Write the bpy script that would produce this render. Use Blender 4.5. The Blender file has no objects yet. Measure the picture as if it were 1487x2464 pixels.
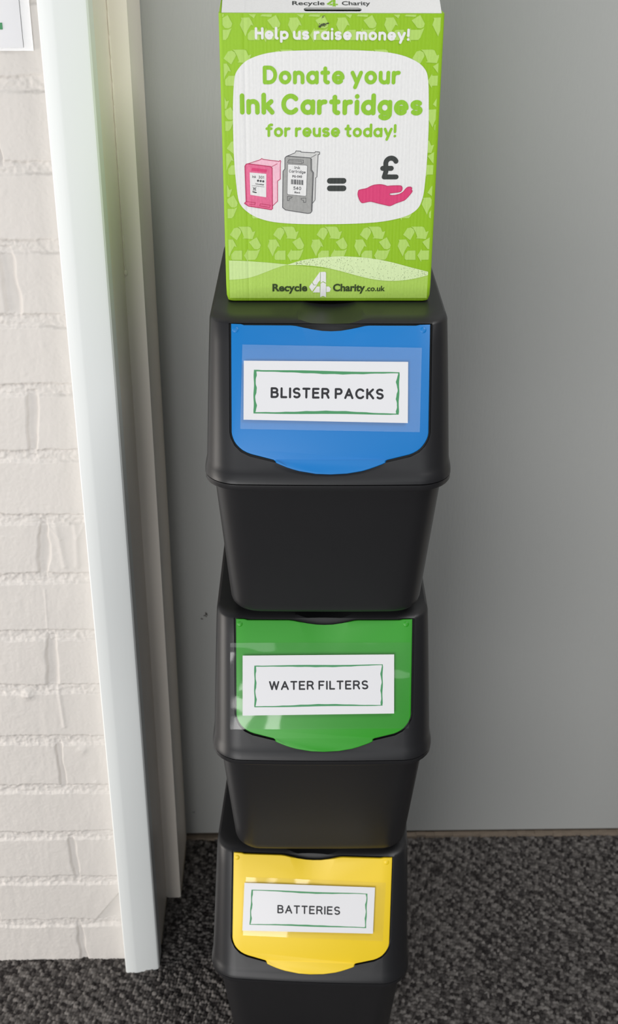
import bpy, bmesh, math, random
import numpy as np
from mathutils import Vector, Matrix

random.seed(7)
rng = np.random.default_rng(11)
S = bpy.context.scene
COL = S.collection

# ------------------------------------------------------------------ camera
cam_d = bpy.data.cameras.new('camera')
cam = bpy.data.objects.new('camera', cam_d)
COL.objects.link(cam)
S.camera = cam
PSI, PITCH, ROLL = 0.02306871, 0.48448707, -0.00442669
fw = Vector((math.sin(PSI) * math.cos(PITCH), math.cos(PSI) * math.cos(PITCH), -math.sin(PITCH)))
rt = Vector((math.cos(PSI), -math.sin(PSI), 0.0))
dn = fw.cross(rt)
r2 = math.cos(ROLL) * rt + math.sin(ROLL) * dn
d2 = -math.sin(ROLL) * rt + math.cos(ROLL) * dn
m = Matrix.Identity(4)
for i in range(3):
    m[i][0], m[i][1], m[i][2] = r2[i], -d2[i], -fw[i]
m.translation = Vector((0.0, -1.17802559, 1.29132492))
cam.matrix_world = m
cam_d.sensor_fit = 'VERTICAL'
cam_d.sensor_height = 36.0
cam_d.sensor_width = 36.0
cam_d.lens = 2950.0 / 2464.0 * 36.0
cam_d.clip_start = 0.05
cam_d.dof.use_dof = True
cam_d.dof.focus_distance = 1.16
cam_d.dof.aperture_fstop = 9.0

# ------------------------------------------------------------------ light
S.view_settings.view_transform = 'Standard'
S.view_settings.look = 'None'
S.view_settings.gamma = 1.0
S.view_settings.use_curve_mapping = False
S.view_settings.exposure = 0.0
world = bpy.data.worlds.new('world')
S.world = world
world.use_nodes = True
wn_ = world.node_tree
bg = wn_.nodes['Background']
w_tc = wn_.nodes.new('ShaderNodeTexCoord')
w_dot = wn_.nodes.new('ShaderNodeVectorMath')
w_dot.operation = 'DOT_PRODUCT'
w_dot.inputs[1].default_value = (-0.62, -0.76, 0.18)
wn_.links.new(w_tc.outputs['Generated'], w_dot.inputs[0])
w_rp = wn_.nodes.new('ShaderNodeValToRGB')      # the room around: dark far side, pale walls and daylight behind and to the left
w_rp.color_ramp.elements[0].position, w_rp.color_ramp.elements[0].color = 0.05, (0.03, 0.03, 0.03, 1)
w_rp.color_ramp.elements[1].position, w_rp.color_ramp.elements[1].color = 0.85, (0.52, 0.60, 0.68, 1)
wn_.links.new(w_dot.outputs['Value'], w_rp.inputs[0])
wn_.links.new(w_rp.outputs[0], bg.inputs[0])
bg.inputs[1].default_value = 0.3


def area(name, loc, target, sx, sy, power, col):
    l = bpy.data.lights.new(name, 'AREA')
    l.shape = 'RECTANGLE'
    l.size, l.size_y, l.energy, l.color = sx, sy, power, col
    o = bpy.data.objects.new(name, l)
    COL.objects.link(o)
    o.location = loc
    o.rotation_euler = (Vector(target) - Vector(loc)).to_track_quat('-Z', 'Y').to_euler()
    return o


area('window_daylight', (-0.82, -2.2, 0.62), (-0.1, 0.0, 0.25), 1.2, 1.2, 30, (1.0, 0.985, 0.97))
area('side_window_daylight', (-2.3, -0.55, 0.62), (0.0, -0.1, 0.30), 1.0, 1.24, 34, (1.0, 0.94, 0.87))
area('added_rear_light_panel', (0.1, -3.1, 2.25), (0.0, 0.0, 0.9), 2.6, 1.0, 14, (0.97, 0.99, 1.0))  # added unseen panel, gives the pouch film something bright to reflect
area('ceiling_lamp', (0.9, -0.8, 2.5), (-0.1, 0.1, 0.9), 0.8, 0.8, 22, (1.0, 0.99, 0.98))


# ------------------------------------------------------------------ helpers
def srgb(r, g, b):
    def c(v):
        v /= 255.0
        return v / 12.92 if v <= 0.04045 else ((v + 0.055) / 1.055) ** 2.4
    return (c(r), c(g), c(b), 1.0)


def material(name, col, rough=0.5, spec=0.5, coat=0.0, bump=None, var=None):
    """bump: (scale xyz, strength, distance); var: (scale xyz, amount)"""
    mt = bpy.data.materials.new(name)
    mt.use_nodes = True
    nt = mt.node_tree
    p = nt.nodes['Principled BSDF']
    p.inputs['Base Color'].default_value = col
    p.inputs['Roughness'].default_value = rough
    p.inputs['Specular IOR Level'].default_value = spec
    p.inputs['Coat Weight'].default_value = coat
    p.inputs['Coat Roughness'].default_value = 0.08
    tc = nt.nodes.new('ShaderNodeTexCoord')

    def noise(scale, detail=3.0):
        mp = nt.nodes.new('ShaderNodeMapping')
        mp.inputs['Scale'].default_value = scale
        nt.links.new(tc.outputs['Object'], mp.inputs[0])
        n = nt.nodes.new('ShaderNodeTexNoise')
        n.inputs['Scale'].default_value = 1.0
        n.inputs['Detail'].default_value = detail
        nt.links.new(mp.outputs[0], n.inputs['Vector'])
        return n
    if var:
        n = noise(var[0])
        mx = nt.nodes.new('ShaderNodeMix')
        mx.data_type = 'RGBA'
        k = var[1]
        mx.inputs[6].default_value = tuple(min(1.0, c * (1 - k)) for c in col[:3]) + (1,)
        mx.inputs[7].default_value = tuple(min(1.0, c * (1 + k)) for c in col[:3]) + (1,)
        nt.links.new(n.outputs[0], mx.inputs[0])
        nt.links.new(mx.outputs[2], p.inputs['Base Color'])
    if bump:
        n = noise(bump[0])
        b = nt.nodes.new('ShaderNodeBump')
        b.inputs['Strength'].default_value = bump[1]
        b.inputs['Distance'].default_value = bump[2]
        nt.links.new(n.outputs[0], b.inputs['Height'])
        nt.links.new(b.outputs[0], p.inputs['Normal'])
    return mt


def card_material(name, col, rough=0.55, speck=0.0):
    """printed corrugated board: fine vertical flutes and one long crease near the left side"""
    mt = material(name, col, rough, 0.35)
    nt = mt.node_tree
    p = nt.nodes['Principled BSDF']
    tc = [n for n in nt.nodes if n.type == 'TEX_COORD'][0]
    sep = nt.nodes.new('ShaderNodeSeparateXYZ')
    nt.links.new(tc.outputs['Object'], sep.inputs[0])

    def math_(op, a, b=None):
        n = nt.nodes.new('ShaderNodeMath')
        n.operation = op
        for i, v in enumerate((a, b)):
            if v is None:
                continue
            if isinstance(v, (int, float)):
                n.inputs[i].default_value = v
            else:
                nt.links.new(v, n.inputs[i])
        return n.outputs[0]
    flute = math_('SINE', math_('MULTIPLY', sep.outputs[0], 2 * math.pi / 0.0031))
    nz = nt.nodes.new('ShaderNodeTexNoise')
    mp = nt.nodes.new('ShaderNodeMapping')
    mp.inputs['Scale'].default_value = (330, 330, 22)
    nt.links.new(tc.outputs['Object'], mp.inputs[0])
    nt.links.new(mp.outputs[0], nz.inputs['Vector'])
    nz.inputs['Scale'].default_value = 1.0
    # long crease: gaussian ridge that wanders a little
    d = math_('DIVIDE', math_('SUBTRACT', sep.outputs[0], math_('MULTIPLY_ADD', sep.outputs[2], 0.006)), 0.0011)
    cx = math_('DIVIDE', math_('SUBTRACT', sep.outputs[0], -0.0735), 0.0011)
    cr = math_('EXPONENT', math_('MULTIPLY', math_('MULTIPLY', cx, cx), -1.0))
    h = math_('ADD', math_('ADD', math_('MULTIPLY', flute, 0.10), math_('MULTIPLY', nz.outputs[0], 1.0)), math_('MULTIPLY', cr, -1.6))
    b = nt.nodes.new('ShaderNodeBump')
    b.inputs['Strength'].default_value = 0.5
    b.inputs['Distance'].default_value = 0.0004
    nt.links.new(h, b.inputs['Height'])
    nt.links.new(b.outputs[0], p.inputs['Normal'])
    # ink mottling
    n2 = nt.nodes.new('ShaderNodeTexNoise')
    mp2 = nt.nodes.new('ShaderNodeMapping')
    mp2.inputs['Scale'].default_value = (700, 700, 350)
    nt.links.new(tc.outputs['Object'], mp2.inputs[0])
    nt.links.new(mp2.outputs[0], n2.inputs['Vector'])
    n2.inputs['Scale'].default_value = 1.0
    mx = nt.nodes.new('ShaderNodeMix')
    mx.data_type = 'RGBA'
    k = 0.06 + speck
    mx.inputs[6].default_value = tuple(c * (1 - k) for c in col[:3]) + (1,)
    mx.inputs[7].default_value = tuple(min(1, c * (1 + k)) for c in col[:3]) + (1,)
    nt.links.new(n2.outputs[0], mx.inputs[0])
    nt.links.new(mx.outputs[2], p.inputs['Base Color'])
    return mt


def film_material(name, haze, col):
    mt = bpy.data.materials.new(name)
    mt.use_nodes = True
    nt = mt.node_tree
    nt.nodes.remove(nt.nodes['Principled BSDF'])
    out = [n for n in nt.nodes if n.type == 'OUTPUT_MATERIAL'][0]
    tr = nt.nodes.new('ShaderNodeBsdfTransparent')
    df = nt.nodes.new('ShaderNodeBsdfDiffuse')
    df.inputs[0].default_value = col
    gl = nt.nodes.new('ShaderNodeBsdfGlossy')
    gl.inputs['Roughness'].default_value = 0.06
    m1 = nt.nodes.new('ShaderNodeMixShader')
    m1.inputs[0].default_value = haze
    m2 = nt.nodes.new('ShaderNodeMixShader')
    fr = nt.nodes.new('ShaderNodeFresnel')
    fr.inputs[0].default_value = 1.62
    nt.links.new(tr.outputs[0], m1.inputs[1])
    nt.links.new(df.outputs[0], m1.inputs[2])
    nt.links.new(fr.outputs[0], m2.inputs[0])
    nt.links.new(m1.outputs[0], m2.inputs[1])
    nt.links.new(gl.outputs[0], m2.inputs[2])
    nt.links.new(m2.outputs[0], out.inputs[0])
    return mt


def sharpen(me, deg=32):
    bm = bmesh.new()
    bm.from_mesh(me)
    for f in bm.faces:
        f.smooth = True
    lim = math.radians(deg)
    for e in bm.edges:
        e.smooth = not (len(e.link_faces) == 2 and e.calc_face_angle(0) > lim)
    bm.to_mesh(me)
    bm.free()


class Mesh:
    """collects vertices and faces with a material slot per face"""
    def __init__(self):
        self.v, self.f, self.mi, self.mats = [], [], [], []

    def slot(self, mt):
        if mt not in self.mats:
            self.mats.append(mt)
        return self.mats.index(mt)

    def add(self, verts, faces, mt):
        o = len(self.v)
        s = self.slot(mt)
        self.v += [tuple(p) for p in verts]
        self.f += [tuple(i + o for i in f) for f in faces]
        self.mi += [s] * len(faces)

    def box(self, a, b, mt):
        x0, y0, z0 = a
        x1, y1, z1 = b
        v = [(x0, y0, z0), (x1, y0, z0), (x1, y1, z0), (x0, y1, z0), (x0, y0, z1), (x1, y0, z1), (x1, y1, z1), (x0, y1, z1)]
        self.add(v, [(0, 3, 2, 1), (4, 5, 6, 7), (0, 1, 5, 4), (1, 2, 6, 5), (2, 3, 7, 6), (3, 0, 4, 7)], mt)

    def loft(self, loops, mt, cap0=True, cap1=True):
        n = len(loops[0])
        v = [p for l in loops for p in l]
        f = []
        for k in range(len(loops) - 1):
            for i in range(n):
                j = (i + 1) % n
                f.append((k * n + i, k * n + j, (k + 1) * n + j, (k + 1) * n + i))
        if cap0:
            f.append(tuple(range(n - 1, -1, -1)))
        if cap1:
            f.append(tuple((len(loops) - 1) * n + i for i in range(n)))
        self.add(v, f, mt)

    def dome(self, c, r, h, U, V, N, mt, seg=14, rings=4):
        v, f = [], []
        c = Vector(c)
        for k in range(rings):
            a = k / rings * math.pi / 2
            for i in range(seg):
                t = 2 * math.pi * i / seg
                v.append(c + U * (r * math.cos(a) * math.cos(t)) + V * (r * math.cos(a) * math.sin(t)) + N * (h * math.sin(a)))
        v.append(c + N * h)
        for k in range(rings - 1):
            for i in range(seg):
                j = (i + 1) % seg
                f.append((k * seg + i, k * seg + j, (k + 1) * seg + j, (k + 1) * seg + i))
        for i in range(seg):
            f.append(((rings - 1) * seg + i, (rings - 1) * seg + (i + 1) % seg, rings * seg))
        self.add(v, f, mt)

    def build(self, name, parent=None, smooth=None, bevel=0.0):
        me = bpy.data.meshes.new(name)
        me.from_pydata(self.v, [], self.f)
        for mt in self.mats:
            me.materials.append(mt)
        me.polygons.foreach_set('material_index', self.mi)
        me.update()
        bm = bmesh.new()
        bm.from_mesh(me)
        bmesh.ops.remove_doubles(bm, verts=bm.verts, dist=1e-7)
        bm.to_mesh(me)
        bm.free()
        if smooth:
            sharpen(me, smooth)
        o = bpy.data.objects.new(name, me)
        COL.objects.link(o)
        if parent:
            o.parent = parent
        if bevel:
            b = o.modifiers.new('bevel', 'BEVEL')
            b.width, b.segments, b.limit_method, b.angle_limit = bevel, 3, 'ANGLE', math.radians(35)
            b.harden_normals = False
        return o


def empty(name, loc, rz=0.0):
    o = bpy.data.objects.new(name, None)
    o.empty_display_size = 0.05
    COL.objects.link(o)
    o.location = loc
    o.rotation_euler = (0, 0, rz)
    return o


def tag(o, label=None, cat=None, group=None, kind=None):
    for k, v in (('label', label), ('category', cat), ('group', group), ('kind', kind)):
        if v:
            o[k] = v
    return o


def outward(o):
    bm = bmesh.new()
    bm.from_mesh(o.data)
    bmesh.ops.recalc_face_normals(bm, faces=bm.faces)
    bm.to_mesh(o.data)
    bm.free()
    return o


def structure(o):
    o['kind'] = 'structure'
    return o


def vnoise(x, y, seed=0):
    """smooth 2-D value noise, arrays in, about -1..1 out"""
    xi, yi = np.floor(x).astype(np.int64), np.floor(y).astype(np.int64)
    fx, fy = x - xi, y - yi
    fx, fy = fx * fx * (3 - 2 * fx), fy * fy * (3 - 2 * fy)

    def h(a, b):
        n = (a * 374761393 + b * 668265263 + seed * 974634777) & 0x7fffffff
        n = ((n ^ (n >> 13)) * 1274126177) & 0x7fffffff
        n = n ^ (n >> 16)
        return (n & 0xffff) / 32767.5 - 1.0
    a = h(xi, yi) * (1 - fx) + h(xi + 1, yi) * fx
    b = h(xi, yi + 1) * (1 - fx) + h(xi + 1, yi + 1) * fx
    return a * (1 - fy) + b * fy


def fbm(x, y, seed=0, oct=4):
    t, a, s = 0, 1.0, 0
    for k in range(oct):
        t = t + a * vnoise(x * 2 ** k + 17.3 * k, y * 2 ** k - 9.1 * k, seed + k)
        s += a
        a *= 0.55
    return t / s


def grid_object(name, P, mt, attr=None):
    ny, nx = P.shape[:2]
    idx = np.arange(ny * nx).reshape(ny, nx)
    q = np.stack([idx[:-1, :-1], idx[:-1, 1:], idx[1:, 1:], idx[1:, :-1]], -1).reshape(-1, 4)
    me = bpy.data.meshes.new(name)
    me.vertices.add(ny * nx)
    me.vertices.foreach_set('co', P.reshape(-1).astype(np.float32))
    me.loops.add(q.size)
    me.loops.foreach_set('vertex_index', q.reshape(-1).astype(np.int32))
    me.polygons.add(len(q))
    me.polygons.foreach_set('loop_start', (np.arange(len(q)) * 4).astype(np.int32))
    me.polygons.foreach_set('use_smooth', np.ones(len(q), bool))
    me.update(calc_edges=True)
    me.validate()
    me.materials.append(mt)
    if attr is not None:
        a = me.attributes.new('yarn', 'FLOAT', 'POINT')
        a.data.foreach_set('value', attr.reshape(-1).astype(np.float32))
    o = bpy.data.objects.new(name, me)
    COL.objects.link(o)
    return o


# ------------------------------------------------------------------ materials
M_brick = material('white_painted_brick', srgb(216, 211, 206), 0.62, 0.3, bump=((900, 900, 900), 0.12, 0.0004), var=((30, 30, 30), 0.025))
M_gloss_white = material('white_gloss_paint', srgb(236, 239, 238), 0.38, 0.45, bump=((260, 260, 18), 0.12, 0.0006))
M_frame = material('offwhite_frame_paint', srgb(240, 232, 222), 0.4, 0.45, bump=((260, 260, 14), 0.15, 0.0006), var=((40, 40, 3), 0.03))
M_door = material('grey_door_paint', srgb(171, 172, 170), 0.42, 0.4, bump=((420, 420, 70), 0.35, 0.0008), var=((8, 8, 3), 0.015))
M_bare = material('unpainted_timber', srgb(150, 138, 122), 0.8, 0.2, var=((90, 90, 90), 0.25))
M_gap_shade = material('painted_gap_shade', srgb(28, 27, 27), 0.9, 0.1)  # near-black colour standing in for shade under the door
M_thresh = material('worn_threshold', srgb(128, 116, 103), 0.75, 0.25, bump=((300, 200, 200), 0.4, 0.001), var=((60, 200, 60), 0.3))
M_black = material('black_plastic', srgb(34, 34, 36), 0.38, 0.38, bump=((2600, 2600, 2600), 0.10, 0.0002), var=((25, 25, 25), 0.05))
M_blue = material('blue_plastic', srgb(8, 117, 192), 0.38, 0.45, bump=((2600, 2600, 2600), 0.06, 0.0002))
M_green = material('green_plastic', srgb(46, 148, 32), 0.38, 0.45, bump=((2600, 2600, 2600), 0.06, 0.0002))
M_yellow = material('yellow_plastic', srgb(234, 200, 32), 0.38, 0.45, bump=((2600, 2600, 2600), 0.06, 0.0002))
M_paper = material('white_paper', srgb(221, 221, 224), 0.5, 0.4, coat=0.15)
M_lgreen = material('green_border_ink', srgb(74, 145, 98), 0.55, 0.3)
M_ink = material('black_lettering_ink', srgb(44, 44, 48), 0.55, 0.3)
M_film_hazy = film_material('hazy_film', 0.025, srgb(235, 238, 245))
M_film = film_material('clear_film', 0.012, srgb(235, 238, 235))
C_green = card_material('carton_green_print', srgb(146, 192, 32))
C_low = card_material('carton_pale_green_print', srgb(170, 206, 88), speck=0.05)
C_sym = card_material('carton_symbol_print', srgb(176, 211, 104))
C_white = card_material('carton_white_print', srgb(229, 229, 228))
C_wave = card_material('carton_wave_print', srgb(198, 224, 150))
C_dotw = card_material('carton_dotted_wave_print', srgb(214, 233, 178))
C_text = card_material('carton_green_lettering', srgb(140, 194, 46))
C_dark = card_material('carton_dark_lettering', srgb(54, 58, 56))
C_olive = card_material('carton_olive_lettering', srgb(42, 62, 14))
C_pink = card_material('carton_pink_print', srgb(216, 62, 116))
C_pinkf = card_material('carton_mid_pink_print', srgb(224, 104, 144), speck=0.12)
C_pinkl = card_material('carton_pale_pink_print', srgb(240, 188, 205), speck=0.05)
C_pinkd = card_material('carton_deep_pink_print', srgb(186, 44, 92))
C_grey = card_material('carton_grey_print', srgb(160, 160, 158), speck=0.1)
C_greyl = card_material('carton_pale_grey_print', srgb(205, 205, 203), speck=0.05)
C_line = card_material('carton_line_print', srgb(66, 66, 70))
C_brown = card_material('carton_brown_inside', srgb(70, 58, 44))
C_smudge = card_material('carton_smudge', srgb(58, 66, 44))

# ------------------------------------------------------------------ setting
# brick wall left of the doorway: real relief, painted over
JOINT0, COURSE = 0.0645, 0.0750


def relief(x, z, right=False):
    wob = 0.0016 * fbm(x * 28, z * 9, 3, 3)
    k = np.round((z + wob - JOINT0) / COURSE)
    dj = (z + wob) - (JOINT0 + k * COURSE)
    half = 0.0058 + 0.0010 * vnoise(x * 45, k * 3.1, 8)
    edge = 0.0014 + 0.0008 * vnoise(x * 160, z * 160, 4)

    def smooth(t):
        t = np.clip(t, 0, 1)
        return t * t * (3 - 2 * t)
    bed = 1 - smooth((np.abs(dj) - half + edge) / (2 * np.abs(edge) + 0.0012))
    c = np.floor((z - JOINT0) / COURSE).astype(int)        # course index, -1 at the floor
    rec = bed * 0.0024
    if not right:
        # upright joints, half bond; traced courses
        spec = {-1: (-0.271, .006), 1: (-0.2690, .006), 3: (-0.2724, .0058), 5: (-0.2688, .0085), 7: (-0.2640, .0085),
                9: (-0.2613, .0075), 11: (-0.2680, .0095), 13: (-0.2665, .004)}
        for cc in range(-1, 32):
            if cc in spec:
                x0, hw = spec[cc]
            elif cc % 2:
                x0, hw = -0.266, .005
            else:
                x0, hw = -0.266 - 0.1125, .005
            for s in range(-5, 1):
                xx = x0 + s * 0.225
                lean = 0.006 * (((z - JOINT0) / COURSE - cc) - 0.5) * (-1 if cc in (5, 7, 9) else 0.4)
                d = np.abs(x - xx + lean + 0.0016 * fbm(x * 5, z * 70, 21 + cc, 3))
                w = 0.80 * hw * (1 + 0.25 * vnoise(z * 60, z * 0 + cc, 5))
                u = (1 - smooth((d - w * 0.55) / (w * 0.55))) * (c == cc)
                rec = np.maximum(rec, u * 0.0036)
        # broken corner by the architrave, lowest full course
        t = (x + 0.2531) / (0.2531 - 0.2141)
        line = 0.0659 + t * (0.1204 - 0.0659)
        tri = smooth((line - z) / 0.004) * (z > 0.060) * (z < 0.135) * (x > -0.262)
        rec = np.maximum(rec, tri * (0.0030 + 0.05 * np.clip(line - z, 0, 0.03)))
    h = -rec
    # lumpy mortar and brushed paint
    h = h + bed * 0.0010 * fbm(x * 260, z * 260, 31, 2)
    rough_edge = bed * (1 - bed) * 4
    crumb = np.exp(-(np.maximum(np.abs(dj) - 0.0045, 0) / 0.0040) ** 2)
    h = h + rough_edge * 0.0013 * fbm(x * 330, z * 330, 37, 2) + crumb * 0.0009 * np.maximum(0, fbm(x * 240, z * 240, 39, 2) - 0.05)
    h = h + 0.00030 * fbm(x * 120, z * 45, 41, 3) + 0.0004 * fbm(x * 14, z * 14, 43, 2) + 0.00018 * fbm(x * 420, z * 420, 47, 2) + 0.0006 * np.maximum(0, fbm(x * 95, z * 95, 53, 2) - 0.45)
    if not right:
        def ridge(x0, z0, x1, z1, w, hh):
            t = np.clip((z0 - z) / (z0 - z1), 0, 1)
            d2_ = (x - (x0 + (x1 - x0) * t)) ** 2 + np.where(z > z0, (z - z0) ** 2, np.where(z < z1, (z - z1) ** 2, 0))
            return hh * np.exp(-d2_ / (2 * w * w))
        h = h + ridge(-.2480, .655, -.2428, .6054, .0022, .0013) + ridge(-.2270, .655, -.2286, .6054, .0022, .0013)
        h = h + ridge(-.2620, .663, -.2445, .640, .0012, .0007) + ridge(-.2150, .663, -.2265, .640, .0012, .0007)
        h = h + ridge(-.2649, .4381, -.2628, .3848, .0014, .0010) + ridge(-.2678, .5745, -.2698, .5192, .0007, .0005)
        for (bx_, bz_, br, bh) in ((-.3024, .4314, .0045, .0030), (-.245, .349, .004, .0016), (-.232, .30, .003, .001)):
            h = h + bh * np.exp(-((x - bx_) ** 2 + (z - bz_) ** 2) / (2 * br * br)) * (1 + 0.4 * fbm(x * 300, z * 300, 51, 2))
    return h


def fine_axis(lo, a, b, hi, fine, coarse):
    return np.unique(np.round(np.concatenate([np.arange(lo, a, coarse), np.arange(a, b, fine), np.arange(b, hi, coarse), [hi]]), 5))


xs = fine_axis(-1.30, -0.42, -0.205, -0.185, 0.0010, 0.02)
zs = fine_axis(-0.01, -0.01, 1.26, 2.40, 0.0010, 0.02)
X, Z = np.meshgrid(xs, zs)
structure(grid_object('wall_left', np.stack([X, -relief(X, Z), Z], -1), M_brick))
xs = np.arange(0.72, 1.80, 0.006)
zs = np.arange(-0.01, 2.40, 0.006)
X, Z = np.meshgrid(xs, zs)
structure(grid_object('wall_right', np.stack([X, -relief(X, Z, True), Z], -1), M_brick))

# carpet with looped pile
fx = fine_axis(-1.30, -0.60, 0.60, 1.80, 0.0011, 0.03)
fy = fine_axis(-1.70, -0.60, 0.238, 0.30, 0.0010, 0.03)
X, Y = np.meshgrid(fx, fy)
ca, sa = math.cos(math.radians(-12)), math.sin(math.radians(-12))
U, V = (X * ca + Y * sa) / 0.0040, (-X * sa + Y * ca) / 0.0056
U = U + 0.25 * fbm(X * 60, Y * 60, 61, 2)
best = np.full(X.shape, 9.0)
bid = np.zeros(X.shape)
iu, iv = np.floor(U).astype(np.int64), np.floor(V).astype(np.int64)


def hsh(a, b, s):
    n = (a * 374761393 + b * 668265263 + s * 1442695041) & 0x7fffffff
    n = ((n ^ (n >> 13)) * 1274126177) & 0x7fffffff
    return ((n ^ (n >> 16)) & 0xffff) / 65535.0


for du in (-1, 0, 1):
    for dv in (-1, 0, 1):
        a, b = iu + du, iv + dv
        dx = U - (a + 0.5 + 0.55 * (hsh(a, b, 1) - 0.5))
        dy = V - (b + 0.5 + 0.55 * (hsh(a, b, 2) - 0.5))
        d = dx * dx * 1.2 + dy * dy
        g = d < best
        best = np.where(g, d, best)
        bid = np.where(g, hsh(a, b, 3), bid)
pile = np.sqrt(np.clip(1.0 - best * 1.7, 0, 1)) * (0.0032 + 0.0014 * bid)
pile = pile + 0.0004 * fbm(X * 500, Y * 500, 71, 2)
fine = (X > -0.61) & (X < 0.61) & (Y > -0.61)
pile = np.where(fine, pile, 0.002) - 0.0052
band = 0.5 + 0.5 * np.sin((X + Y + 0.004 * fbm(X * 30, Y * 30, 77, 2)) * 2 * np.pi / 0.0235)
pile = pile + 0.0008 * (band - 0.5)
tone = bid * 0.75 + 0.25 * (fbm(X * 700, Y * 700, 73, 2) * 0.5 + 0.5)
M_carpet = bpy.data.materials.new('charcoal_loop_carpet')
M_carpet.use_nodes = True
nt = M_carpet.node_tree
p = nt.nodes['Principled BSDF']
p.inputs['Roughness'].default_value = 0.95
p.inputs['Specular IOR Level'].default_value = 0.12
at = nt.nodes.new('ShaderNodeAttribute')
at.attribute_name = 'yarn'
cr = nt.nodes.new('ShaderNodeValToRGB')
cr.color_ramp.elements[0].color = srgb(44, 41, 41)
cr.color_ramp.elements[1].color = srgb(118, 114, 111)
cr.color_ramp.elements[0].position = 0.15
cr.color_ramp.elements[1].position = 0.95
nt.links.new(at.outputs['Fac'], cr.inputs[0])
nt.links.new(cr.outputs[0], p.inputs['Base Color'])
structure(grid_object('floor', np.stack([X, Y, pile], -1), M_carpet, np.where(fine, np.clip(tone * (0.72 + 0.5 * band), 0, 1), 0.46)))

# door leaf, frame and architraves
XJ, XS, YD = -0.1695, -0.1496, 0.2300           # jamb face, stop edge, door face
XJR, XSR = 0.6995, 0.6796
ZT = 2.02
d = Mesh()
d.box((XS - 0.012, YD, 0.0065), (XSR + 0.012, YD + 0.04, ZT + 0.012), M_door)
M_dirt = material('dirt_mark', srgb(82, 78, 74), 0.8, 0.1)
rd = random.Random(3)
for cx, cz, n_, sp in ((-0.1060, 0.3940, 9, 0.0016), (-0.1117, 0.3868, 3, 0.0007), (-0.1376, 0.0465, 3, 0.0010)):
    for _ in range(n_):
        ux, uz, r_ = cx + rd.gauss(0, sp), cz + rd.gauss(0, sp), rd.uniform(0.0005, 0.0013)
        d.add([(ux + r_ * rd.uniform(.6, 1.2) * math.cos(q * .9), YD - 0.0002 - rd.random() * 1e-4, uz + r_ * rd.uniform(.6, 1.2) * math.sin(q * .9)) for q in range(7)], [tuple(range(7))], M_dirt)
structure(d.build('door_1'))
g = Mesh()
g.box((XS, YD + 0.006, -0.004), (XSR, YD + 0.05, 0.006), M_gap_shade)  # solid strip painted dark in place of the shade below the door leaf
structure(g.build('trim_1'))
g = Mesh()
n = 60
for i in range(n):
    x0, x1 = XS + (XSR - XS) * i / n, XS + (XSR - XS) * (i + 1) / n
    z = 0.0012 + 0.0012 * abs(math.sin(i * 1.7)) * (0.4 + i / n)
    y = 0.2238 + 0.0010 * math.sin(i * 2.3)
    g.box((x0, y, -0.004), (x1 + 0.0004, YD + 0.0055, z), M_thresh)
structure(g.build('trim_2'))


def architrave(name, sgn, xo, xi, z0, z1, mt, tilt=0.0):
    """profile extruded upwards: thick outer edge, splayed face, thin rounded inner edge"""
    w = abs(xi - xo)
    prof = [(0, 0.012), (0, -0.0225), (0.0012, -0.0240), (0.0130, -0.0244), (0.0150, -0.0238), (w - 0.004, -0.0186), (w - 0.0015, -0.0172), (w, -0.0145), (w, 0.012)]
    a = Mesh()
    lp = []
    for z in (z0, z1):
        lp.append([(xo + sgn * px_, py, z) for px_, py in prof])
    if sgn < 0:
        lp = [l[::-1] for l in lp]
    a.loft(lp, mt)
    return structure(a.build(name, smooth=25))


architrave('trim_3', 1, -0.2124, -0.1690, -0.003, 2.06, M_gloss_white)
architrave('trim_4', -1, 0.7424, 0.6990, -0.003, 2.06, M_gloss_white)
# jambs (floating a little above the carpet, with bare timber at the cut end) and door stops
j = Mesh()
j.box((XJ - 0.03, -0.0145, 0.004), (XJ, YD + 0.04, 2.06), M_frame)
j.box((XJ - 0.028, 0.020, 0.0005), (XJ + 0.0006, 0.106, 0.0042), M_bare)
structure(j.build('trim_5', bevel=0.0008))
j = Mesh()
j.box((XJ - 0.004, 0.1085, -0.002), (XS, YD - 0.0015, 2.06), M_frame)
j.box((XJ - 0.002, 0.1200, -0.003), (XS + 0.0006, 0.210, 0.0035), M_bare)
# a run of paint down the corner of the stop
j.dome((XJ + 0.0016, 0.1083, 0.905), 0.0022, 0.0018, Vector((1, 0, 0)), Vector((0, 0, 1.6)), Vector((0, -1, 0)), M_frame)
for k in range(14):
    j.dome((XJ + 0.0012, 0.1085, 0.913 + k * 0.022), 0.0011, 0.0009, Vector((1, 0, 0)), Vector((0, 0, 12)), Vector((0, -1, 0)), M_frame)
structure(j.build('trim_6', smooth=40))
j = Mesh()
j.box((XJR, -0.0145, 0.004), (XJR + 0.03, YD + 0.04, 2.06), M_frame)
structure(j.build('trim_7', bevel=0.0008))
j = Mesh()
j.box((XSR, 0.1085, -0.002), (XJR + 0.004, YD - 0.0015, 2.06), M_frame)
structure(j.build('trim_8', bevel=0.0015))
j = Mesh()
j.box((XJ - 0.03, -0.0145, ZT), (XJR + 0.03, YD + 0.04, 2.06), M_frame)
structure(j.build('trim_9'))
j = Mesh()
j.box((-0.2124, -0.024, 2.0605), (0.7424, 0.012, 2.105), M_gloss_white)
structure(j.build('trim_10', bevel=0.002))
j = Mesh()
j.box((-0.186, 0.0125, 2.0605), (0.722, 0.12, 2.40), M_brick)
structure(j.build('wall_back'))

# ------------------------------------------------------------------ recycling bins
TH = math.radians(26)
HZ, TOPZ, RIMZ = 0.306, 0.311, 0.1775
E_S = Vector((0, -math.sin(TH), -math.cos(TH)))     # down the sloping front
E_N = Vector((0, -math.cos(TH), math.sin(TH)))      # out of it
E_X = Vector((1, 0, 0))


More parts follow.
